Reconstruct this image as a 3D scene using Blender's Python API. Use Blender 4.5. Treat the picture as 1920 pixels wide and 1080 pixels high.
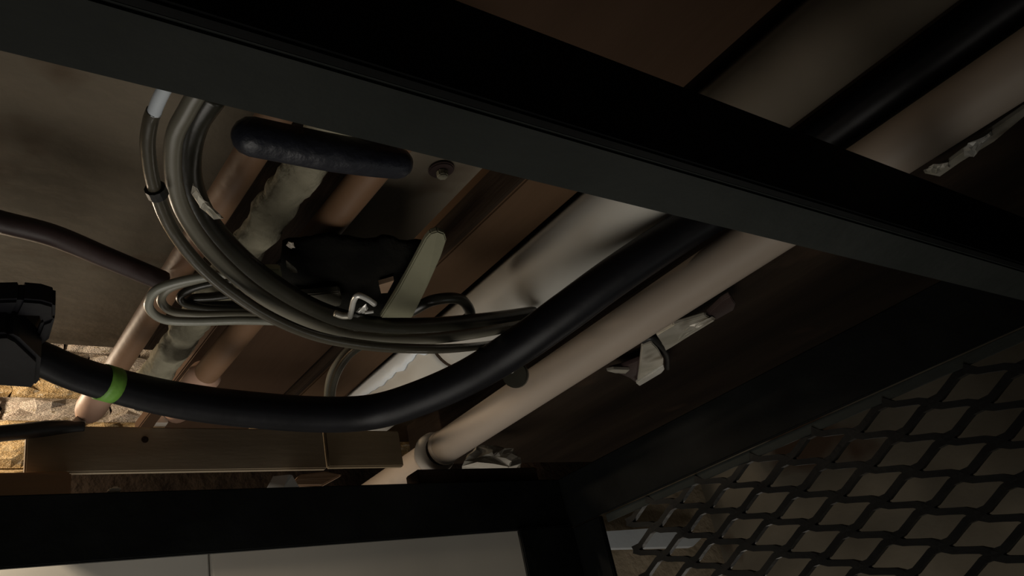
import bpy, math, random
import numpy as np
from mathutils import Vector, Matrix, noise

random.seed(7)
for o in list(bpy.data.objects):
    bpy.data.objects.remove(o)
scene = bpy.context.scene
COL = scene.collection

# ------------------------------------------------------------------ camera
# Two vanishing points of the cage (depth and cross direction) give the lens and the rotation.
V_DEPTH, V_CROSS, PP = np.array([-380., 1640.]), np.array([3050., 840.]), np.array([960., 540.])
FOC = math.sqrt(-float(np.dot(V_DEPTH - PP, V_CROSS - PP)))
def _dir(v):
    a = np.array([v[0] - PP[0], -(v[1] - PP[1]), -FOC]); return a / np.linalg.norm(a)
AY, AX = _dir(V_DEPTH), _dir(V_CROSS)
ROT = np.stack([AX, AY, np.cross(AX, AY)])
S = 0.55                      # metres per layout unit
EYE = Vector((0, 0, 1.72))    # eye height above the floor
FLOOR = -EYE.z / S            # floor level in layout units
def T(p): return Vector((p[0] * S, p[1] * S, p[2] * S)) + EYE

cam_d = bpy.data.cameras.new('camera'); cam = bpy.data.objects.new('camera', cam_d); COL.objects.link(cam)
cam_d.sensor_width = 36; cam_d.lens = FOC / 1920 * 36; cam_d.clip_start = 0.01
cam.matrix_world = Matrix.Translation(EYE) @ Matrix([list(map(float, r)) for r in ROT]).to_4x4()
scene.camera = cam

# ------------------------------------------------------------------ world, lamps, exposure
w = bpy.data.worlds.new('world'); scene.world = w; w.use_nodes = True
w.node_tree.nodes['Background'].inputs[0].default_value = (0.62, 0.60, 0.58, 1)
w.node_tree.nodes['Background'].inputs[1].default_value = 0.022
def lamp(name, kind, loc, target, power, colour, size):
    d = bpy.data.lights.new(name, kind); o = bpy.data.objects.new(name, d); COL.objects.link(o)
    d.energy = power; d.color = colour
    if kind == 'AREA': d.shape = 'DISK'; d.size = size
    else: d.shadow_soft_size = size
    o.location = T(loc)
    o.rotation_euler = (T(target) - T(loc)).to_track_quat('-Z', 'Y').to_euler()
    return o
lamp('lamp_above_back_wall', 'POINT', (-0.12, 2.03, 1.00), (0.5, 2.3, 0.9), 4.0, (1.0, 0.80, 0.56), 0.02)
lamp('fill_at_back_wall', 'POINT', (0.0, 2.12, 0.84), (0.5, 2.3, 0.9), 3.2, (1.0, 0.82, 0.62), 0.02)  # unseen light added to brighten the leftmost copper pipe's end
lamp('fill_in_cage', 'AREA', (0.10, 1.32, -0.95), (0.68, 1.58, 0.85), 1.45, (1.0, 0.94, 0.85), 0.90).data.spread = math.radians(92)  # added fill from below for pipes and ceiling boards, source unseen
lamp('fill_low_right', 'POINT', (1.38, 0.50, -0.45), (1.3, 0.6, 0.4), 0.36, (0.95, 0.97, 0.91), 0.12)  # unseen fill added for the crossbeam's underside and the mesh strands
lamp('fill_beyond_mesh', 'POINT', (2.30, 1.75, -0.45), (2.9, 1.2, 0.2), 1.25, (1.0, 0.92, 0.80), 0.12)  # added unseen light for the wall and board behind the mesh
lamp('fill_low_behind_cage', 'POINT', (0.45, 2.0, -0.5), (0.5, 2.3, 0.4), 0.6, (1.0, 0.95, 0.86), 0.08)  # unseen fill, added to lift the pale boards under the back rail
vs = scene.view_settings
vs.view_transform = 'Standard'; vs.look = 'None'; vs.gamma = 1; vs.use_curve_mapping = False; vs.exposure = 0.0

# ------------------------------------------------------------------ helpers
def ray(x, y): return ROT @ np.array([x - 960., -(y - 540.), -FOC])
def Z(x, y, h): r = ray(x, y); return tuple(float(v) for v in r * h / r[2])     # on the level plane z = h
def Y(x, y, d): r = ray(x, y); return tuple(float(v) for v in r * d / r[1])     # on the cross plane y = d
def X(x, y, d): r = ray(x, y); return tuple(float(v) for v in r * d / r[0])     # on the side plane x = d

def mat(name, c1, c2, rough=0.7, scale=8, metal=0.0, bump=0.15, bscale=None, stretch=None, spots=None, spec=0.4, detail=6):
    m = bpy.data.materials.new(name); m.use_nodes = True
    nt = m.node_tree; n = nt.nodes; b = n['Principled BSDF']
    tc = n.new('ShaderNodeTexCoord'); mp = n.new('ShaderNodeMapping')
    nt.links.new(tc.outputs['Object'], mp.inputs['Vector'])
    if stretch: mp.inputs['Scale'].default_value = stretch
    nz = n.new('ShaderNodeTexNoise'); nz.inputs['Scale'].default_value = scale; nz.inputs['Detail'].default_value = detail
    nt.links.new(mp.outputs['Vector'], nz.inputs['Vector'])
    cr = n.new('ShaderNodeValToRGB')
    cr.color_ramp.elements[0].position = 0.35; cr.color_ramp.elements[1].position = 0.68
    cr.color_ramp.elements[0].color = (*c1, 1); cr.color_ramp.elements[1].color = (*c2, 1)
    nt.links.new(nz.outputs['Fac'], cr.inputs['Fac'])
    out = cr.outputs['Color']
    if spots:
        n2 = n.new('ShaderNodeTexNoise'); n2.inputs['Scale'].default_value = spots[1]; n2.inputs['Detail'].default_value = 3
        nt.links.new(tc.outputs['Object'], n2.inputs['Vector'])
        r2 = n.new('ShaderNodeValToRGB')
        r2.color_ramp.elements[0].position = spots[2]; r2.color_ramp.elements[1].position = spots[2] + 0.08
        nt.links.new(n2.outputs['Fac'], r2.inputs['Fac'])
        mx = n.new('ShaderNodeMix'); mx.data_type = 'RGBA'
        nt.links.new(r2.outputs['Color'], mx.inputs[0]); nt.links.new(out, mx.inputs[6])
        mx.inputs[7].default_value = (*spots[0], 1); out = mx.outputs[2]
    nt.links.new(out, b.inputs['Base Color'])
    b.inputs['Roughness'].default_value = rough; b.inputs['Metallic'].default_value = metal
    b.inputs['Specular IOR Level'].default_value = spec
    if bump:
        n3 = n.new('ShaderNodeTexNoise'); n3.inputs['Scale'].default_value = bscale or scale * 4; n3.inputs['Detail'].default_value = 5
        nt.links.new(mp.outputs['Vector'], n3.inputs['Vector'])
        bp = n.new('ShaderNodeBump'); bp.inputs['Strength'].default_value = bump; bp.inputs['Distance'].default_value = 0.01
        nt.links.new(n3.outputs['Fac'], bp.inputs['Height']); nt.links.new(bp.outputs['Normal'], b.inputs['Normal'])
    return m

M = dict(
    steel=mat('black_steel', (.004, .0045, .0045), (.008, .009, .009), .6, 14, 0, .1, 60, spec=.12),
    steel_lit=mat('lit_black_steel', (.028, .032, .029), (.040, .044, .040), .6, 10, 0, .15, 50, spec=.15),  # black steel lightened where light from below falls on it
    mesh=mat('mesh_steel', (.012, .012, .012), (.018, .018, .017), .45, 20, 0, .1, spec=.2),
    board=mat('tan_board', (.125, .103, .075), (.16, .134, .10), .9, 5, 0, .3, 30, spots=((.10, .075, .052), 9, .60), spec=.1),
    board_edge=mat('pale_board_edge', (.30, .26, .17), (.38, .33, .23), .9, 8, 0, .3, spec=.1),
    brown=mat('brown_timber', (.075, .043, .023), (.10, .058, .031), .8, 3, 0, .2, 12, (3, .5, 3), spec=.15),
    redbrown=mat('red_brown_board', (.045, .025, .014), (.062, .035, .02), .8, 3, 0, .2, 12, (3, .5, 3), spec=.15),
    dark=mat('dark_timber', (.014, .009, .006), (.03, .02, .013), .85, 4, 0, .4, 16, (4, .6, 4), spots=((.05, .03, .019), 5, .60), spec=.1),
    beam=mat('pale_timber', (.25, .20, .14), (.29, .235, .165), .8, 3, 0, .08, 20, (.6, 3, 3), spec=.2),
    beam2=mat('timber_end_block', (.19, .145, .09), (.23, .175, .11), .8, 3, 0, .08, 20, (.6, 3, 3), spec=.2),
    block=mat('stained_block', (.34, .225, .145), (.42, .285, .19), .8, 4, 0, .2, 20, (.6, 5, 5), spec=.15),
    knot=mat('knot', (.02, .012, .008), (.04, .025, .015), .9, 30, spec=.1),
    copper=mat('tarnished_copper', (.15, .08, .04), (.205, .115, .063), .55, 9, 0, .1, 40, spots=((.13, .06, .032), 7, .58), spec=.5),
    fitting=mat('copper_fitting', (.36, .22, .155), (.46, .29, .21), .5, 9, 0, .06, spec=.4),
    lag=mat('grey_lagging', (.17, .155, .11), (.42, .39, .29), .95, 14, 0, .8, 40, spots=((.055, .048, .034), 12, .52), spec=.1),
    white=mat('white_painted_pipe', (.43, .415, .375), (.49, .475, .43), .55, 4, 0, .05, spots=((.39, .355, .305), 5, .62), spec=.3),
    toned=mat('brown_pipe', (.10, .082, .06), (.14, .118, .088), .7, 5, 0, .1, spots=((.085, .065, .045), 6, .58), spec=.2),  # browner tone for the near length of the white pipe
    bright_white=mat('plain_and_lit_white', (.68, .74, .80), (.76, .82, .87), .5, 8, 0, .1, spec=.3),  # plain bright white; on the white pipe it carries the lit side
    cream=mat('cream_painted_pipe', (.32, .262, .21), (.38, .315, .255), .5, 4, 0, .05, spots=((.28, .225, .17), 6, .64), spec=.35),
    ring=mat('pale_coupling', (.68, .60, .51), (.78, .70, .60), .4, 9, 0, .05, spec=.5),
    foam=mat('black_foam', (.004, .004, .005), (.007, .007, .009), .42, 20, 0, .04, 60, spec=.22),
    blueblack=mat('blue_black_rubber', (.006, .008, .015), (.018, .019, .026), .42, 14, 0, .3, 50, spec=.5),
    clear=mat('grey_cable', (.14, .131, .098), (.20, .186, .145), .35, 10, 0, .08, spec=.6),
    dkcable=mat('dark_grey_cable', (.020, .019, .014), (.04, .038, .028), .3, 10, 0, .08, spec=.6),
    clear2=mat('tan_clear_cable', (.055, .049, .035), (.085, .075, .054), .28, 10, 0, .08, spec=.7),
    loop=mat('pale_grey_cable', (.19, .19, .155), (.28, .275, .23), .35, 10, 0, .08, spec=.6),
    brcable=mat('brown_black_cable', (.030, .018, .017), (.05, .03, .028), .5, 10, 0, .1, spec=.4),
    green=mat('green_tape', (.10, .26, .03), (.15, .33, .05), .5, 14, spec=.4),
    tape=mat('black_tape', (.012, .012, .012), (.02, .02, .02), .5, 14, spec=.4),
    cloth=mat('black_cloth', (.006, .006, .005), (.014, .013, .011), .95, 20, 0, .6, 60, spec=.05),
    stick=mat('pale_green_stick', (.17, .165, .11), (.225, .22, .15), .85, 6, 0, .2, 30, spots=((.12, .12, .08), 16, .64), spec=.15),
    tag=mat('pale_plastic', (.36, .36, .22), (.44, .43, .28), .5, 8, spec=.4),
    greyscrap=mat('grey_strip', (.085, .08, .06), (.125, .115, .09), .85, 8, spec=.15),
    shiny=mat('bright_metal', (.62, .61, .56), (.80, .79, .74), .3, 12, .45, .15, 30, spec=.6),
    galv=mat('galvanised_strap', (.38, .36, .29), (.62, .58, .50), .42, 16, .35, .25, 30, spots=((.2, .17, .12), 12, .6), spec=.5),
    stone=mat('rough_stone', (.46, .30, .13), (.72, .54, .31), .9, 9, 0, .9, 40, spots=((.72, .62, .46), 7, .6), spec=.1),
    stone2=mat('pale_rough_stone', (.58, .47, .38), (.78, .69, .58), .9, 8, 0, .9, 40, spots=((.42, .33, .22), 8, .6), spec=.1),
    mortar=mat('mortar', (.34, .28, .20), (.46, .38, .28), .95, 12, 0, .6, spec=.1),
    pale=mat('pale_panel', (.46, .455, .42), (.56, .555, .515), .8, 2.5, 0, .05, spec=.2),
    pale2=mat('tan_pale_panel', (.40, .385, .345), (.50, .48, .43), .8, 2.5, 0, .05, spec=.2),
    wallr=mat('dull_wall', (.13, .115, .09), (.25, .225, .18), .9, 3, 0, .4, spots=((.10, .065, .045), 4, .6), spec=.1),
    concrete=mat('concrete', (.16, .15, .13), (.24, .22, .20), .9, 4, 0, .2, spec=.15),
    soffit=mat('soffit', (.05, .04, .03), (.09, .07, .055), .9, 4, spec=.1),
    film=mat('crumpled_film', (.5, .46, .38), (.75, .70, .62), .3, 10, 0, .4, 30, spec=.6),
)

def link(name, me, m, parent=None, smooth=False, label=None, cat=None, group=None, kind=None):
    # put the object's origin in the middle of its own geometry
    co = np.empty(len(me.vertices) * 3); me.vertices.foreach_get('co', co); co = co.reshape(-1, 3)
    c = (co.min(0) + co.max(0)) / 2
    if parent is None: c[2] = co[:, 2].min()
    me.vertices.foreach_set('co', (co - c).ravel()); me.update()
    if m: me.materials.append(M[m] if isinstance(m, str) else m)
    if smooth: me.polygons.foreach_set('use_smooth', [True] * len(me.polygons))
    o = bpy.data.objects.new(name, me); COL.objects.link(o)
    loc = Vector(c)
    if parent is not None:
        p = parent; off = Vector((0, 0, 0))
        while p is not None: off += p.location; p = p.parent
        o.parent = parent; loc = loc - off
    o.location = loc
    return tagit(o, label, cat, group, kind)
def tagit(o, label=None, cat=None, group=None, kind=None):
    if label: o['label'] = label
    if cat: o['category'] = cat
    if group: o['group'] = group
    if kind: o['kind'] = kind
    return o
def thing(name, at, label, cat, group=None):
    o = bpy.data.objects.new(name, None); COL.objects.link(o); o.empty_display_size = 0.05
    o.location = T(at); return tagit(o, label, cat, group)
class MB:
    def __init__(s): s.v = []; s.f = []
    def add(s, vs_, fs):
        k = len(s.v); s.v += [tuple(v) for v in vs_]; s.f += [tuple(i + k for i in f) for f in fs]; return s
    def box(s, a, b):
        x0, y0, z0 = a; x1, y1, z1 = b
        return s.add([(x0,y0,z0),(x1,y0,z0),(x1,y1,z0),(x0,y1,z0),(x0,y0,z1),(x1,y0,z1),(x1,y1,z1),(x0,y1,z1)],
                     [(0,3,2,1),(4,5,6,7),(0,1,5,4),(1,2,6,5),(2,3,7,6),(3,0,4,7)])
    def tube(s, pts, r, seg=12, cap=True, wob=0.0, dome=False):
        pts = [Vector(p) for p in pts]; n = len(pts)
        rr = r if isinstance(r, (list, tuple)) else [r] * n
        if dome:   # rounded ends
            for end in (0, 1):
                a, b = (pts[0], pts[1]) if end == 0 else (pts[-1], pts[-2])
                d = (a - b).normalized(); r0 = rr[0] if end == 0 else rr[-1]
                add = [(a + d * r0 * math.sin(t), r0 * max(math.cos(t), .08)) for t in (.45, .9, 1.3, 1.52)]
                if end == 0: pts = [q for q, _ in reversed(add)] + pts; rr = [q for _, q in reversed(add)] + list(rr)
                else: pts = pts + [q for q, _ in add]; rr = list(rr) + [q for _, q in add]
            n = len(pts)
        t0 = (pts[1] - pts[0]).normalized()
        up = Vector((0, 0, 1)) if abs(t0.z) < .9 else Vector((1, 0, 0))
        u = t0.cross(up).normalized(); vs_ = []
        for i, p in enumerate(pts):
            t = (pts[min(i+1, n-1)] - pts[max(i-1, 0)]).normalized()
            u = (u - t * u.dot(t)).normalized(); vv = t.cross(u)
            for j in range(seg):
                a = 2 * math.pi * j / seg
                q = u * math.cos(a) + vv * math.sin(a); rad = rr[i]
                if wob: rad *= 1 + wob * noise.noise((p + q * rad) * 28) + wob * .6 * noise.noise((p + q * rad) * 75)
                vs_.append(p + q * rad)
        fs = [(i*seg+j, i*seg+(j+1) % seg, (i+1)*seg+(j+1) % seg, (i+1)*seg+j) for i in range(n-1) for j in range(seg)]
        if cap: fs += [tuple(range(seg-1, -1, -1)), tuple((n-1)*seg + j for j in range(seg))]
        return s.add(vs_, fs)
    def plate(s, outline, th):   # outline of 3-D points, thickened along its normal, half each way
        P = [Vector(p) for p in outline]; nrm = Vector((0, 0, 0)); c = sum(P, Vector()) / len(P)
        for i in range(len(P)): nrm += (P[i] - c).cross(P[(i+1) % len(P)] - c)
        nrm.normalize(); n = len(P)
        vs_ = [p + nrm * th / 2 for p in P] + [p - nrm * th / 2 for p in P]
        fs = [tuple(range(n)), tuple(range(2*n-1, n-1, -1))] + [(i, i+n, (i+1) % n + n, (i+1) % n) for i in range(n)]
        return s.add(vs_, fs)
    def mesh(s, name):
        me = bpy.data.meshes.new(name); me.from_pydata([T(v) for v in s.v], [], s.f); me.validate(); me.update()
        import bmesh
        b = bmesh.new(); b.from_mesh(me); bmesh.ops.recalc_face_normals(b, faces=b.faces); b.to_mesh(me); b.free()
        return me
    def build(s, name, m, parent=None, bevel=0, **k):
        me = s.mesh(name)
        if bevel:
            import bmesh
            b = bmesh.new(); b.from_mesh(me)
            ed = [e for e in b.edges if len(e.link_faces) == 2 and e.calc_face_angle() > .5]
            bmesh.ops.bevel(b, geom=ed, offset=bevel * S, segments=2, affect='EDGES', clamp_overlap=True); b.to_mesh(me); b.free()
        return link(name, me, m, parent, **k)
def spline(pts, n=10):
    P = [Vector(p) for p in pts]; P = [P[0]*2-P[1]] + P + [P[-1]*2-P[-2]]; out = []
    for i in range(1, len(P)-2):
        for k in range(n):
            t = k / n; a, b, c, d = P[i-1], P[i], P[i+1], P[i+2]
            out.append(.5*((2*b) + (c-a)*t + (2*a-5*b+4*c-d)*t*t + (3*b-a-3*c+d)*t**3))
    out.append(P[-2]); return out
def jig(rng, a): return rng.uniform(-a, a)
def line_y(x, z, y0, y1, n=30, sag=0.0): return [(x, y0+(y1-y0)*i/n, z) for i in range(n+1)]

# ------------------------------------------------------------------ the setting
MB().box((-2.6, -2.2, FLOOR-.1), (3.2, 2.6, FLOOR)).build('floor', 'concrete', kind='structure')
MB().box((-2.6, -2.2, 1.30), (3.2, 2.6, 1.40)).build('ceiling', 'soffit', kind='structure')
MB().box((2.9, -2.2, FLOOR), (3.0, 2.36, 1.30)).build('wall_right', 'wallr', kind='structure')
wb = MB().box((-2.6, 2.36, FLOOR), (2.9, 2.46, 1.30)).build('wall_back', 'mortar', kind='structure')
# rough stone courses, each stone a part of the back wall
rng = random.Random(3)
def stone_mesh(k):
    r = random.Random(40+k); L, H, D = 1, 1, 1; nx, nz = 7, 4; mb = MB(); v = []
    for iz in range(nz+1):
        for ix in range(nx+1):
            e = min(ix, nx-ix, iz, nz-iz)
            x = ix/nx - .5 + (r.uniform(-.03, .03)); z = iz/nz - .5 + (r.uniform(-.05, .05) if 0 < iz < nz else 0)
            d = -(0.5 + (.0 if e == 0 else .22 + r.uniform(-.14, .14)))
            v.append((x, d, z))
    f = [(iz*(nx+1)+ix, iz*(nx+1)+ix+1, (iz+1)*(nx+1)+ix+1, (iz+1)*(nx+1)+ix) for iz in range(nz) for ix in range(nx)]
    n = len(v); v += [(-.5, .5, -.5), (.5, .5, -.5), (.5, .5, .5), (-.5, .5, .5)]
    c00, c10, c11, c01 = 0, nx, n-1, nz*(nx+1)
    f += [tuple([n] + [n+1] + list(range(nx, -1, -1))), tuple([n+3] + list(range(nz*(nx+1), n)) + [n+2]),
          tuple([n, *range(0, n, nx+1), n+3]), tuple([n+1, n+2, *range(n-1, nx-1, -(nx+1))]), (n, n+3, n+2, n+1)]
    me = bpy.data.meshes.new('stone'); me.from_pydata(v, [], f); me.update()
    return me
SM = []
for k in range(5):
    for mm in ('stone', 'stone2'):
        me = stone_mesh(k); me.materials.append(M[mm]); SM.append(me)
z = .70; row = 0
while z < 1.26:
    h = [.062, .075, .05, .066, .08, .055, .07, .06, .07, .06][row % 10]
    x = -.62 - (row % 2)*.09
    while x < 1.25:
        L = rng.uniform(.15, .27)
        pale = 1 if (z > .99 or row % 4 == 3) else 0
        o = bpy.data.objects.new('stone', SM[2*rng.randrange(5) + pale]); COL.objects.link(o)
        o.parent = wb; o.scale = ((L-.003)*S, .07*S, (h-.002)*S)
        o.location = T((x+L/2, 2.335 - rng.uniform(0, .02), z+h/2)) - wb.location
        x += L
    z += h; row += 1
# pale boards fixed low on the back wall, seen under the cage's back rail
xs = [-1.2, Y(392, 1050, 2.33)[0], Y(1010, 1050, 2.33)[0]]
for i in range(2):
    MB().box((xs[i]+.002, 2.325 - .012*i, -1.3), (xs[i+1]-.002, 2.36, .585)).build('panel', ('pale', 'pale2')[i], wb, bevel=.004)
MB().box((.34, 2.24, .60), (2.2, 2.36, .752)).build('under_beam_shade', 'dark', wb, bevel=.004)  # dark strip standing in for the shade under the timber beam
MB().plate([Y(1105, 1000, 2.3), Y(1225, 992, 2.3), Y(1318, 1003, 2.3), Y(1295, 1026, 2.3), Y(1120, 1030, 2.3)], .03).build('white_board', 'bright_white',
    label='bright white board showing through lower left mesh openings', cat='board')

# ceiling boards and joists over the cage
j = math.tan(math.radians(47.4))*.80
MB().box((-1.6, -1.2, .857), (.455, 1.772, .885)).build('ceiling_board', 'board', bevel=.003,
    label='tan rough ceiling board filling the upper left of the picture', cat='board')
MB().box((.602, .62, .775), (.7535, 1.35, .80)).build('ceiling_board', 'board', bevel=.003,
    label='tan ceiling board showing between the copper pipe and the brown joist', cat='board')
MB().box((.458, .62, .857), (.627, 1.772, .885)).build('plank', 'dark', bevel=.003,  # dark colour stands for the shadow gap between the pipes
    label='dark strip for the shade above the lagged pipe and its copper neighbours', cat='plank')
MB().box((.458, -1.0, .80), (j+.10, .615, .90)).build('plank', 'redbrown', bevel=.004,
    label='wide brown plank beyond the crossbeam at the top edge', cat='plank')
MB().box((j, .62, .80), (j+.122, 2.0, .93)).build('joist', 'brown', bevel=.004,
    label='brown timber joist left of the white pipe', cat='joist')
MB().box((j-.0135, .62, .80), (j-.0015, 2.0, .868)).build('shade_strip', 'dark', bevel=.002,  # dark facing that paints the shade on the joist's left face
    label='dark strip for the shade on the left side of the brown joist', cat='shade_strip')
MB().box((.565, 1.36, .826), (j-.016, 2.2, .855)).build('plank', 'redbrown', bevel=.003,
    label='dark red-brown plank above the cable loop', cat='plank')
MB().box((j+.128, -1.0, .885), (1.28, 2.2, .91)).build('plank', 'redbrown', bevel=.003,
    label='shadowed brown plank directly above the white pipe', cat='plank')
MB().box((1.285, -1.0, .68), (2.3, 2.05, .80)).build('joist', 'dark', bevel=.005,
    label='wide dark-stained timber right of the cream pipe', cat='joist')

# ------------------------------------------------------------------ steel cage
cage = thing('steel_cage', (1.3, 1.64, FLOOR), 'black angle-steel cage frame with diamond mesh side', 'cage')
def angle(name, a0, a1, b0, b1, mm='steel', mm2=None):
    p = MB().box(a0, a1).build(name, mm, cage, bevel=.0025)
    MB().box(b0, b1).build('flange', mm2 or mm, p, bevel=.0025)
    return p
angle('crossbeam', (-1.7, .365, .4), (1.465, .377, .503), (-1.7, .3775, .4), (1.465, .4405, .412), 'steel', 'steel_lit')  # underside flange coloured greyer to carry light from below
angle('back_rail', (-1.7, 1.64, .376), (1.462, 1.652, .5), (-1.7, 1.6525, .488), (1.462, 1.715, .5))
angle('side_rail', (1.465, -.9, .372), (1.477, 1.655, .5), (1.4775, -.9, .488), (1.545, 1.655, .5))
angle('post', (1.292, 1.627, FLOOR), (1.464, 1.639, .375), (1.4645, 1.525, FLOOR), (1.478, 1.639, .37))
MB().box((1.482, -.9, .352), (1.488, 1.52, .3715)).build('mesh_edge_strip', 'steel_lit', cage, bevel=.001)  # greyed to carry the lit line along the mesh border
# expanded-metal sheet: lattice of strands in the plane x = 1.49
def mesh_sheet():
    mb = MB(); A = Vector((-.078, -.034)); B = Vector((-.08, .031)); c0 = Vector((.907, .128)); th = .0068
    def P(i, j): return c0 + A*(i-.5) + B*(j-.5)     # lattice nodes = diamond corners
    y0, y1, z0, z1 = -.9, 1.53, -1.3, .366
    def strand(p, q):
        d = q - p; n2 = Vector((-d.y, d.x)).normalized()*th; prof = []
        for t, s in ((0, 1.25), (.25, .9), (.5, .85), (.75, .9), (1, 1.25)):
            m_ = p + d*t; tw = (t-.5)*.010
            # slight s-bend and twist like stamped metal
            m_ = m_ + n2*.55*math.sin(2*math.pi*t)
            prof.append((m_ + n2*s, m_ - n2*s, tw))
        vs_ = []
        for a, b, tw in prof:
            vs_ += [(1.484+tw, a.x, a.y), (1.484+tw, b.x, b.y), (1.497+tw, b.x, b.y), (1.497+tw, a.x, a.y)]
        fs = [(4*i+k, 4*i+(k+1) % 4, 4*i+4+(k+1) % 4, 4*i+4+k) for i in range(4) for k in range(4)] + [(3, 2, 1, 0), (16, 17, 18, 19)]
        mb.add(vs_, fs)
    for i in range(-45, 45):
        for k in range(-45, 45):
            p = P(i, k)
            for q in (P(i+1, k), P(i, k+1)):
                if y0 < p.x < y1 and y0 < q.x < y1 and z0 < p.y < z1 and z0 < q.y < z1: strand(p, q)
    return mb
mesh_sheet().build('mesh_panel', 'mesh', cage)

# ------------------------------------------------------------------ pipes
def pipe_xz(phi0, phi1, zc):   # centre and radius of a run along y seen between two angles from the vertical
    a, b = math.radians(phi0), math.radians(phi1); c = (a+b)/2; d = zc/math.cos(c)
    return d*math.sin(c), d*math.sin((b-a)/2)
x1, r1 = pipe_xz(25.7, 28.9, .70)
t = thing('copper_pipe', (x1, 1.0, .70-r1), 'leftmost brown copper pipe, its far end lit pink', 'pipe', 'pipes under the ceiling')
MB().tube(line_y(x1, .70, .60, 1.68), r1, 20).build('tube', 'copper', t, smooth=True)
x3, r3 = pipe_xz(35.4, 38.6, .70)
t = thing('copper_pipe', (x3, 1.0, .70-r3), 'orange-brown copper pipe running behind the black rag', 'pipe', 'pipes under the ceiling')
MB().tube(line_y(x3, .70, .60, 1.68), r3, 20).build('tube', 'copper', t, smooth=True)
for xx, rr_, ya_, yb_, par in ((x1, r1, 1.60, 1.74, 'copper_pipe'), (x3, r3, 1.53, 1.72, 'copper_pipe.001')):
    MB().tube([(xx, ya_, .70), (xx, ya_+.012, .70), (xx, yb_-.02, .70), (xx, yb_, .70)], [rr_*1.02, rr_*1.32, rr_*1.34, rr_*1.25], 20, dome=True).build(
        'end_fitting', 'fitting', bpy.data.objects[par], smooth=True, label='pale copper fitting')
x2, r2 = pipe_xz(30.0, 33.9, .71)
t = thing('lagged_pipe', (x2, 1.0, .71-r2), 'grey-green crusty lagged pipe between the two copper pipes', 'pipe', 'pipes under the ceiling')
MB().tube(line_y(x2, .71, .60, 1.69, 120), r2, 28, wob=.22).build('lagging', 'lag', t, smooth=True)
xa, ra = pipe_xz(51.3, 57.3, .76)
t = thing('white_pipe', (xa, 1.0, .76-ra), 'thick white painted pipe in the middle of the picture', 'pipe', 'pipes under the ceiling')
ya = Y(775, 680, 1.0); ys = Z(775, 680, .70)[1]
MB().tube(line_y(xa, .76, .60, ys-.006), ra, 32).build('tube', 'white', t, smooth=True)
MB().tube(line_y(xa, .76, -.5, .597), ra, 32).build('tube', 'toned', t, smooth=True, label='brown near length beyond the crossbeam')
MB().tube(line_y(xa, .76, ys+.006, 1.9), ra, 32).build('tube', 'white', t, smooth=True)
MB().tube(line_y(xa, .76, ys-.008, ys+.008, 2), ra*.975, 32).build('joint_ring', 'dark', t, smooth=True)
def lit_side():   # lamp-lit side of the far length as a brighter shell with a ragged edge
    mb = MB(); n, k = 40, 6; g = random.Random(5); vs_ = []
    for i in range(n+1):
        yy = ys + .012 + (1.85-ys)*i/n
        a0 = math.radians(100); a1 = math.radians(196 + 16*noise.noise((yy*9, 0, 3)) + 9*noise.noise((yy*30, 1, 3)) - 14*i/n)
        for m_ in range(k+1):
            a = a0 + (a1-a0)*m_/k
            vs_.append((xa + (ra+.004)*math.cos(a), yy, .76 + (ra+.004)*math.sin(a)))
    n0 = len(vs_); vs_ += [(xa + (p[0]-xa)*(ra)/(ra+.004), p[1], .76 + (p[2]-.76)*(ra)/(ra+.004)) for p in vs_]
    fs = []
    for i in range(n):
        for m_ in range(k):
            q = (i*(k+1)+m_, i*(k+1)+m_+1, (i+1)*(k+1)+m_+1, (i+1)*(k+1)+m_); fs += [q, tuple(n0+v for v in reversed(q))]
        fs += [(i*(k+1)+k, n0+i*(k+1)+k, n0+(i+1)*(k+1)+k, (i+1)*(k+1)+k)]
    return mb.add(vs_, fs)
lit_side().build('lit_side', 'bright_white', t, smooth=True, label='bright white ragged shell for the lit side')
# slim conduit tucked beside the white pipe
xc_, rc_ = pipe_xz(57.5, 58.4, .818)
MB().tube(line_y(xc_, .818, -.5, 1.9), rc_, 12).build('conduit', 'brown', smooth=True, label='slim brown conduit tucked beside the white pipe', cat='conduit')
xb, rb = pipe_xz(60.7, 64.3, .60)
t = thing('cream_pipe', (xb, 1.0, .60-rb), 'cream painted pipe with a pale coupling, right of the black hose', 'pipe', 'pipes under the ceiling')
yr = Z(760, 867, .575)[1]
MB().tube(line_y(xb, .60, -.5, yr-.03), rb, 28).build('tube', 'cream', t, smooth=True)
MB().tube(line_y(xb, .60, yr+.028, 2.2), rb*.985, 28).build('tube', 'cream', t, smooth=True)
MB().tube([(xb, yr-.045, .60), (xb, yr-.04, .60), (xb, yr-.03, .60), (xb, yr-.0301, .60)], [rb*.98, rb*1.06, rb*1.06, rb*.9], 28).build('collar', 'cream', t, smooth=True)
MB().tube([(xb, yr-.012, .60), (xb, yr-.011, .60), (xb, yr, .60), (xb, yr+.016, .60), (xb, yr+.026, .60), (xb, yr+.0262, .60)],
          [rb*.9, rb*1.2, rb*1.3, rb*1.3, rb*1.2, rb*.9], 32).build('coupling_ring', 'ring', t, smooth=True)
MB().tube(line_y(xb, .60, yr-.034, yr+.03, 3), rb*.93, 24).build('seal', 'dark', t, smooth=True)

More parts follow.
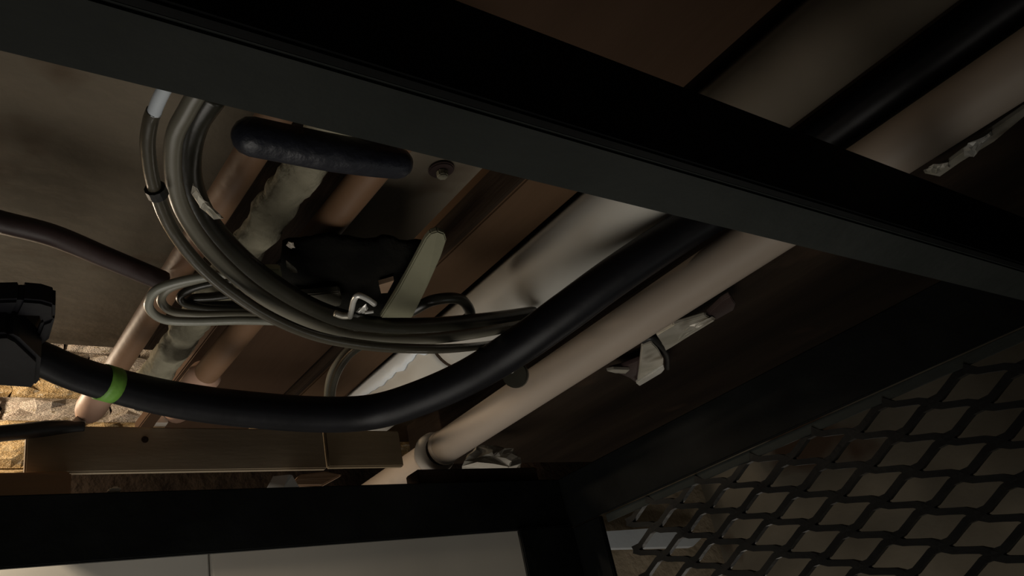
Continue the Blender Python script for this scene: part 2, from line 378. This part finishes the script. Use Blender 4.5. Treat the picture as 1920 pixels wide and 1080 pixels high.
# ------------------------------------------------------------------ timber beyond the back rail
bx0 = Y(48, 840, 1.75)[0]; bxm = Y(612, 840, 1.75)[0]; bx1 = Y(752, 830, 1.75)[0]
zt, zb = .670, .574
t = thing('timber_beam', ((bx0+bxm)/2, 1.8, zb), 'pale timber beam with a dark knot under the copper pipes', 'beam')
MB().box((bx0, 1.75, zb), (bxm-.004, 1.766, zt)).build('timber', 'beam', t, bevel=.003)
k = Y(272, 824, 1.749)
MB().tube([(k[0], 1.7485, k[2]), (k[0], 1.752, k[2])], .007, 14).build('knot', 'knot', t)
MB().box((bxm+.002, 1.752, zb+.004), (bx1, 1.768, zt)).build('timber_block', 'beam2', bevel=.003,
    label='short brown timber block between the beam and the cream pipe', cat='block')
p0, p1 = Y(-60, 878, 1.72), Y(134, 884, 1.72)
MB().box((p0[0], 1.718, .505), (p1[0], 1.80, p1[2])).build('packing_block', 'block', bevel=.004,
    label='reddish brown packing block under the left end of the pale beam', cat='block')
for (a, b), lab in (((( 132, 796), (158, 770)), 'small pale wedge left of the leftmost copper pipe end'), (((290, 797), (312, 768)), 'small pale wedge left of the right-hand copper pipe end')):
    q0 = Z(a[0], a[1], zt+.002); q1 = Z(b[0], a[1], zt+.002)
    MB().plate([q0, q1, (q1[0], q1[1], zt+.035)], .03).build('pipe_wedge', 'ring', label=lab, cat='wedge', group='pipe wedges on the beam')
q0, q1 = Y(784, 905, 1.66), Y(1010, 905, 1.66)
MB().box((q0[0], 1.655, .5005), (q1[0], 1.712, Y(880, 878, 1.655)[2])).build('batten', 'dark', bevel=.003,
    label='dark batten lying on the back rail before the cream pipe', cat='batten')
def wedge(pts, d, th, name, m, label, cat): MB().plate([Y(x_, y_, d) for x_, y_ in pts], th).build(name, m, bevel=.003, label=label, cat=cat)
a, b, c, d = Y(499, 917, 1.69), Y(512, 893, 1.69), Y(543, 890, 1.665), Y(530, 917, 1.665)
e, g = Y(562, 915, 1.70), Y(548, 891, 1.70)
MB().add([a, b, c, d, e, g], [(0, 1, 2, 3), (3, 2, 5, 4), (1, 5, 2), (0, 3, 4), (0, 4, 5, 1)]).build('timber_offcut', 'bright_white', label='pale wedge-shaped offcut standing on the back rail', cat='offcut')
wedge([(540, 914), (560, 892), (606, 886), (640, 892), (600, 914)], 1.735, .02, 'timber_offcut', 'block', 'brown offcut standing on the back rail behind the pale wedge', 'offcut')
wedge([(199, 922), (207, 915), (222, 914), (228, 922)], 1.66, .02, 'chip', 'ring', 'tiny pink chip on the back rail under the beam', 'chip')

def crumple(name, pts, d, depth, m, seed, **kw):   # a crumpled closed lump from an outline
    P = [Vector(p) for p in pts]; c = sum(P, Vector())/len(P); dv = -c.normalized()*depth; n = len(P); vs_ = []; g = random.Random(seed)
    rings = [(1.0, 0), (.9, .55), (.62, .9), (.3, 1.0)]
    for s_, h_ in rings:
        for i in range(n*2):
            a = P[i//2] if i % 2 == 0 else (P[i//2]+P[(i//2+1) % n])/2
            q = c + (a-c)*s_ + dv*h_; q += Vector((g.uniform(-1,1), g.uniform(-1,1), g.uniform(-1,1)))*depth*(.05 if s_ == 1 else .28); vs_.append(q)
    m2 = n*2
    fs = [(r_*m2+i, r_*m2+(i+1) % m2, (r_+1)*m2+(i+1) % m2, (r_+1)*m2+i) for r_ in range(3) for i in range(m2)]
    k0 = len(vs_); vs_ += [c+dv, c-dv*.3]
    fs += [(3*m2+i, 3*m2+(i+1) % m2, k0) for i in range(m2)] + [((i+1) % m2, i, k0+1) for i in range(m2)]
    return MB().add(vs_, fs).build(name, m, **kw)
crumple('crumpled_film', [Y(x_, y_, 1.78) for x_, y_ in [(866, 880), (876, 853), (895, 838), (930, 834), (962, 845), (976, 858), (975, 880)]], 1.7, .03, 'film', 2,
        label='crumpled grey plastic film behind the dark batten', cat='plastic film')
MB().plate([Y(954, 876, 1.73), Y(958, 866, 1.73), Y(974, 862, 1.73), Y(976, 870, 1.73)], .01).build('metal_clip', 'shiny', label='small bright metal sliver beside the crumpled film', cat='clip')

# ------------------------------------------------------------------ black foam pipe from the plug on the left
hp = [Z(40, 655, .585), Z(85, 676, .58), Z(150, 703, .575), Z(250, 732, .57), Z(350, 753, .565), Z(470, 768, .56), Z(600, 777, .555), Z(700, 772, .552), Z(790, 745, .55),
      Z(880, 705, .555), Z(970, 650, .565), Z(1060, 586, .59), Z(1160, 513, .622), Z(1290, 427, .658)]
xh, rh = pipe_xz(57.9, 60.7, .688)
hp += [(xh, .60, .688), (xh, .4, .688), (xh, .1, .688), (xh, -.4, .688)]
hp_s = spline(hp, 12); nh = len(hp_s)
def hr(i):
    px = i/12
    a = [(0, .024), (2, .026), (4, .031), (6, .034), (9, .034), (11, .036), (13, .0345), (20, .034)]
    for (u, s1), (v, s2) in zip(a, a[1:]):
        if u <= px <= v: return s1 + (s2-s1)*(px-u)/(v-u)
    return .034
hose = thing('foam_pipe', hp[6], 'long black foam-covered pipe with green band sweeping across the picture', 'pipe')
MB().tube(hp_s, [hr(i) for i in range(nh)], 20).build('sleeve', 'foam', hose, smooth=True)
gi = min(range(nh), key=lambda i: (hp_s[i]-Vector(Z(197, 718, .572))).length)
MB().tube(hp_s[gi-1:gi+3], [hr(gi)*1.05]*4, 20).build('band', 'green', hose, smooth=True, label='bright green tape band')
# plug body and latch arm at the left end
b0 = [Z(x_, y_, .575) for x_, y_ in [(-90, 600), (20, 598), (38, 608), (78, 648), (74, 690), (66, 700), (-90, 688)]]
MB().plate(b0, .05).build('plug_body', 'foam', hose, bevel=.006)
b1 = [Z(x_, y_, .60) for x_, y_ in [(-80, 548), (40, 545), (78, 548), (104, 556), (104, 580), (92, 622), (70, 640), (62, 632), (78, 590), (74, 576), (26, 574), (18, 604), (-80, 606)]]
# concave outline: build as overlapping plates
arm = MB().plate([b1[i] for i in (0, 1, 10, 12)], .03).build('latch_arm', 'foam', hose, bevel=.004)
MB().plate([b1[i] for i in (1, 2, 3, 4, 8, 9, 10)], .03).build('latch_arm', 'foam', hose, bevel=.004)
MB().plate([b1[i] for i in (4, 5, 6, 7, 8)], .03).build('latch_arm', 'foam', hose, bevel=.004)
MB().plate([Z(x_, y_, .625) for x_, y_ in [(18, 574), (76, 574), (72, 632), (18, 626)]], .012).build('plug_plate', 'greyscrap', hose, label='grey plate inside the latch')
# round clip hanging off the hose
c = Vector(Z(967, 703, .585)); dd = (c.normalized() + Vector((.25, 0, -.1))).normalized()
t = thing('round_clip', c, 'dark round clip half hidden behind the black foam pipe', 'clip')
MB().tube([c-dd*.008, c+dd*.008], .0265, 28).build('disc', 'dkcable', t, bevel=.003)
c2 = Vector(Z(958, 694, .578))
MB().tube([c2-dd*.006, c2+dd*.006], .006, 10).build('glint_stud', 'shiny', t)  # bright stud standing in for the highlight on the disc

# dark cable along the top of the pale beam
MB().tube(spline([Y(-90, 822, 1.73), Y(-20, 815, 1.73), Y(50, 808, 1.73), Y(90, 803, 1.73), Y(130, 800, 1.73), Y(158, 800, 1.73)], 8), [.0155]*24 + [.0155-.0004*i for i in range(17)], 10).build('black_cable', 'tape', smooth=True,
    label='black cable lying along the pale beam top at left', cat='cable')

# ------------------------------------------------------------------ cable bundle
def cable(name, pts, r, m, label, group=None, seg=12):
    return MB().tube(spline([Z(*p) for p in pts], 8), r, seg).build(name, m, smooth=True, label=label, cat='cable', group=group)
G = 'grey cables looping under the pipes'
cable('grey_cable', [(289, 208, .568), (282, 228, .567), (277, 275, .562), (288, 345, .554), (318, 422, .544), (368, 490, .530), (430, 545, .519), (510, 596, .506), (600, 632, .500), (700, 649, .500), (790, 654, .512), (850, 653, .545), (905, 648, .606), (938, 642, .640)],
      .0075, 'clear2', 'outermost left strand of the hanging cable bundle', G)
cable('grey_cable', [(385, 150, .600), (352, 205, .590), (326, 262, .580), (327, 345, .567), (352, 412, .557), (405, 482, .547), (475, 545, .539), (560, 596, .533), (650, 629, .530), (760, 637, .537), (870, 628, .575), (998, 606, .640)],
      .0095, 'clear', 'thick grey middle strand of the hanging cable bundle', G)
cable('dark_cable', [(400, 175, .642), (362, 235, .632), (350, 318, .619), (374, 396, .607), (432, 470, .597), (512, 536, .589), (600, 585, .585), (700, 611, .588), (800, 613, .602), (900, 604, .632), (1000, 590, .672)],
      .0165, 'dkcable', 'dark glossy innermost strand of the hanging cable bundle', G)
cable('dark_cable', [(770, 584, .650), (812, 563, .655), (862, 561, .660), (882, 588, .660), (868, 602, .665)], .010, 'dkcable', 'small dark cable bend beside the pale stick', G)
# pale loop on the left
GL = 'pale cable loops at left'
cable('pale_cable', [(600, 606, .60), (540, 603, .60), (450, 601, .60), (360, 603, .60), (305, 598, .602), (279, 575, .605), (292, 545, .61), (345, 526, .615), (425, 514, .62), (470, 514, .622)], .0066, 'loop', 'lowest pale strand of the sideways cable loop', GL)
cable('pale_cable', [(560, 595, .622), (540, 594, .622), (450, 590, .622), (370, 590, .622), (320, 582, .624), (302, 562, .628), (318, 540, .632), (370, 524, .636), (430, 512, .641), (465, 508, .644)], .0066, 'clear', 'middle pale strand of the sideways cable loop', GL)
cable('pale_cable', [(505, 584, .646), (450, 581, .646), (385, 578, .646), (345, 568, .648), (340, 552, .652), (375, 536, .656), (430, 526, .660), (470, 522, .662)], .006, 'dkcable', 'darker inner strand of the sideways cable loop', GL)
cable('grey_cable', [(490, 546, .660), (440, 551, .660), (400, 556, .660), (360, 560, .660), (352, 570, .660), (390, 572, .660), (450, 571, .660)], .007, 'dkcable', 'dark strand crossing inside the sideways cable loop', GL)
cable('brown_cable', [(-80, 392, .70), (0, 416, .695), (100, 442, .685), (200, 483, .680), (270, 512, .676), (306, 527, .674)], .0155, 'brcable', 'thick dark brown cable crossing the tan ceiling at left')
cable('grey_cable', [(690, 640, .66), (655, 665, .665), (632, 700, .67), (622, 745, .675), (628, 800, .68)], .008, 'dkcable', 'faint dark cable hanging below the bundle left of the white pipe')
cable('grey_cable', [(672, 636, .692), (640, 668, .697), (618, 705, .702), (612, 750, .707), (615, 800, .712)], .006, 'greyscrap', 'thin faint grey cable beside the hanging dark cable')
for p, q, lab in (((291, 352), (297, 366), 'black tape band on the outermost cable strand'),):
    MB().tube([Z(p[0]-1, p[1], .553), Z(q[0], q[1], .551)], .0110, 12).build('tape_band', 'tape', label=lab, cat='tape')
MB().plate([Z(x_, y_, .628) for x_, y_ in [(352, 332), (372, 330), (366, 346), (352, 344)]], .01).build('tape_band', 'tape', label='small black tape tab at the right edge of the cable bundle', cat='tape')
# white sleeve on the outer strand
MB().tube(spline([Z(318, 150, .574), Z(304, 175, .571), Z(294, 197, .569), Z(288.5, 212, .567)], 5), .0068, 12).build('cable_sleeve', 'bright_white', smooth=True, label='short white sleeve at the cable top under the crossbeam', cat='sleeve')
# bright crinkled strip standing in for glints on the dark strand
crumple('cable_glint', [Z(x_, y_, .565) for x_, y_ in [(362, 343), (364, 350), (380, 372), (408, 398), (420, 410), (402, 410), (376, 390), (358, 362)]], .63, .007, 'galv', 4,
        label='crinkled bright strip for the glints beside the upper cable bundle', cat='glint')

# ------------------------------------------------------------------ things caught up under the pipes
tb = [Z(472, 256, .615), Z(540, 270, .615), Z(620, 286, .615), Z(690, 298, .617), Z(745, 306, .62)]
t = thing('rubber_tube', tb[2], 'thick blue-black rubber tube with rounded end under the crossbeam', 'tube')
tbs = spline(tb, 6); MB().tube(tbs, [.0225 - .006*max(0, i/len(tbs)-.5) for i in range(len(tbs))], 20, dome=True).build('tube', 'blueblack', t, smooth=True)
MB().tube([Vector(Z(470, 238, .632)), Vector(Z(560, 257, .632)), Vector(Z(720, 286, .635))], .012, 12, dome=True).build('rib', 'blueblack', t, smooth=True)
c = Vector(Z(828, 321, .768)); dv = Vector((0, 0, 1))
t = thing('eye_bolt', c, 'dark bolt with washer on the tan board beside the crossbeam', 'bolt')
MB().tube([c, c+dv*.006], .021, 20).build('washer', 'brcable', t, bevel=.002)
MB().tube([c-dv*.012, c], .010, 6).build('bolt_head', 'lag', t, bevel=.002)
MB().tube([c+dv*.006, c+dv*.22], .008, 10).build('shank', 'brcable', t)

def lump(name, outline, zc, thick, m, amp, **kw):   # cloth lump: outline in plan, rounded and rumpled top and bottom
    P = [Vector(p) for p in outline]; n0 = len(P); P = [P[i//4].lerp(P[(i//4+1) % n0], (i % 4)/4) for i in range(n0*4)]
    c = sum(P, Vector())/len(P); n = len(P); vs_ = []
    lv = [(-1, .35), (-.9, .62), (-.6, .86), (-.2, .98), (.2, 1.0), (.6, .92), (.9, .7), (1, .4)]
    for h_, s_ in lv:
        for p in P:
            q = c + (p-c)*s_; q = Vector((q.x, q.y, q.z + h_*thick))
            d = noise.noise_vector(q*22)*amp + noise.noise_vector(q*55)*amp*.5; vs_.append(q + d)
    fs = [(r_*n+i, r_*n+(i+1) % n, (r_+1)*n+(i+1) % n, (r_+1)*n+i) for r_ in range(len(lv)-1) for i in range(n)]
    k0 = len(vs_); vs_ += [c+Vector((0,0,-thick*1.02)), c+Vector((0,0,thick*1.02))]
    fs += [((i+1) % n, i, k0) for i in range(n)] + [((len(lv)-1)*n+i, (len(lv)-1)*n+(i+1) % n, k0+1) for i in range(n)]
    return MB().add(vs_, fs).build(name, m, smooth=True, **kw)
lump('black_rag', [Z(x_, y_, .654) for x_, y_ in [(530, 462), (575, 452), (630, 446), (690, 440), (745, 446), (792, 456), (785, 500), (770, 560), (745, 612), (650, 620), (575, 600), (530, 560), (515, 510)]],
     .654, .018, 'cloth', .010, label='ragged black cloth lump caught under the copper pipe', cat='cloth')
st = [Z(x_, y_, h_) for x_, y_, h_ in [(797, 443, .62), (806, 433, .62), (820, 429, .62), (833, 434, .62), (836, 446, .62), (826, 476, .615), (800, 535, .605), (772, 592, .60), (712, 592, .60), (745, 540, .605), (772, 490, .615)]]
MB().plate(st, .010).build('wooden_stick', 'stick', bevel=.002, label='flat pale stick with rounded end beside the black rag', cat='stick')
MB().plate([Z(x_, y_, .615) for x_, y_ in [(487, 503), (500, 500), (525, 500), (528, 515), (522, 528), (506, 528), (494, 520)]], .010).build('plastic_tag', 'tag', bevel=.002,
    label='small pale yellow-green plastic tag left of the black rag', cat='tag')
MB().plate([Z(x_, y_, .624) for x_, y_ in [(545, 548), (590, 546), (636, 541), (641, 556), (638, 568), (596, 573), (560, 562)]], .012).build('grey_strip', 'greyscrap', bevel=.002,
    label='flat grey strip at the lower edge of the black rag', cat='strip')
MB().plate([Z(x_, y_, .622) for x_, y_ in [(710, 530), (738, 522), (726, 545), (714, 546)]], .008).build('scrap', 'block', label='little pinkish scrap tucked behind the pale stick', cat='scrap')
crumple('plaster_crumb', [Z(x_, y_, .64) for x_, y_ in [(536, 460), (541, 453), (551, 456), (553, 463), (545, 466)]], .64, .005, 'ring', 11, label='tiny pale plaster crumb at the left end of the rag', cat='crumb')
crumple('plaster_crumb', [Z(x_, y_, .62) for x_, y_ in [(536, 488), (545, 494), (556, 505), (558, 512), (546, 511), (538, 500)]], .62, .005, 'greyscrap', 12, label='grey crumb beside the yellow-green tag', cat='crumb')
# buckle of bent wire with a bright tongue
t = thing('wire_buckle', Z(678, 576, 0.545), 'shiny bent wire buckle hanging below the black rag', 'buckle')
MB().tube(spline([Z(656, 594, 0.545), Z(660, 578, 0.543), Z(664, 562, 0.541), Z(672, 554, 0.540), Z(688, 560, 0.540), Z(702, 570, 0.541)], 5), .0042, 10).build('wire', 'shiny', t, smooth=True)
crumple('tongue', [Z(x_, y_, .597) for x_, y_ in [(665, 588), (674, 577), (686, 571), (690, 578), (684, 590), (672, 596)]], .6, .008, 'shiny', 6, parent=t)
MB().tube([Z(684, 586, 0.545), Z(700, 584, 0.545)], .0025, 8).build('pin', 'shiny', t)
MB().tube(spline([Z(628, 587, 0.550), Z(642, 592, 0.547), Z(656, 592, 0.545)], 4), .005, 8).build('wire', 'galv', t, smooth=True)

# ------------------------------------------------------------------ straps by the cream pipe
def onp(x_, y_, h_=.64): return Z(x_, y_, h_)
t = thing('pipe_strap', onp(1300, 610), 'crinkled galvanised strap along the cream pipe edge', 'strap', 'pipe straps')
MB().plate([onp(x_, y_) for x_, y_ in [(1230, 625), (1262, 606), (1322, 588), (1340, 597), (1296, 624), (1258, 648), (1246, 655), (1240, 640)]], .010).build('strap', 'galv', t, bevel=.002)
crumple('fold', [onp(x_, y_, .636) for x_, y_ in [(1268, 628), (1290, 612), (1318, 600), (1335, 593), (1342, 598), (1318, 614), (1290, 628), (1270, 638)]], .63, .008, 'galv', 8, parent=t)
MB().plate([onp(x_, y_, .645) for x_, y_ in [(1325, 585), (1352, 560), (1368, 550), (1378, 566), (1374, 577), (1340, 596)]], .012).build('tail', 'brcable', t, bevel=.002)
t = thing('angle_bracket', onp(1220, 680), 'folded metal bracket with bright lower edge below the cream pipe', 'bracket')
MB().plate([onp(x_, y_) for x_, y_ in [(1203, 646), (1222, 640), (1232, 650), (1243, 670), (1243, 684), (1194, 718), (1198, 690)]], .010).build('plate', 'galv', t, bevel=.002)
MB().plate([onp(x_, y_, .635) for x_, y_ in [(1192, 716), (1243, 682), (1245, 690), (1240, 696), (1198, 721)]], .010).build('lip', 'shiny', t, bevel=.002)
MB().plate([onp(x_, y_, .65) for x_, y_ in [(1140, 690), (1165, 684), (1200, 670), (1196, 718), (1180, 706), (1166, 700)]], .010).build('web', 'brcable', t, bevel=.002)
MB().plate([onp(x_, y_, .64) for x_, y_ in [(1137, 693), (1150, 690), (1180, 691), (1172, 698), (1152, 697)]], .008).build('tab', 'galv', t, bevel=.001)
MB().tube(spline([onp(1205, 640, .642), onp(1222, 634, .638), onp(1236, 645, .638), onp(1250, 665, .642), onp(1252, 690, .65)], 5), .006, 8).build('wire_tie', 'tape', t, smooth=True)
t = thing('pipe_strap', onp(1820, 270), 'bright crumpled metal strap beside the cream pipe at upper right', 'strap', 'pipe straps')
crumple('fold', [onp(x_, y_) for x_, y_ in [(1806, 278), (1826, 262), (1858, 246), (1862, 254), (1838, 276), (1826, 294), (1808, 294)]], .63, .009, 'shiny', 9, parent=t)
crumple('fold', [onp(x_, y_) for x_, y_ in [(1736, 318), (1748, 308), (1778, 304), (1780, 314), (1756, 326), (1742, 326)]], .63, .008, 'galv', 10, parent=t)
MB().plate([onp(x_, y_, .645) for x_, y_ in [(1732, 322), (1780, 300), (1850, 248), (1922, 198), (1924, 210), (1862, 262), (1800, 300), (1760, 328)]], .008).build('band', 'galv', t, bevel=.001)
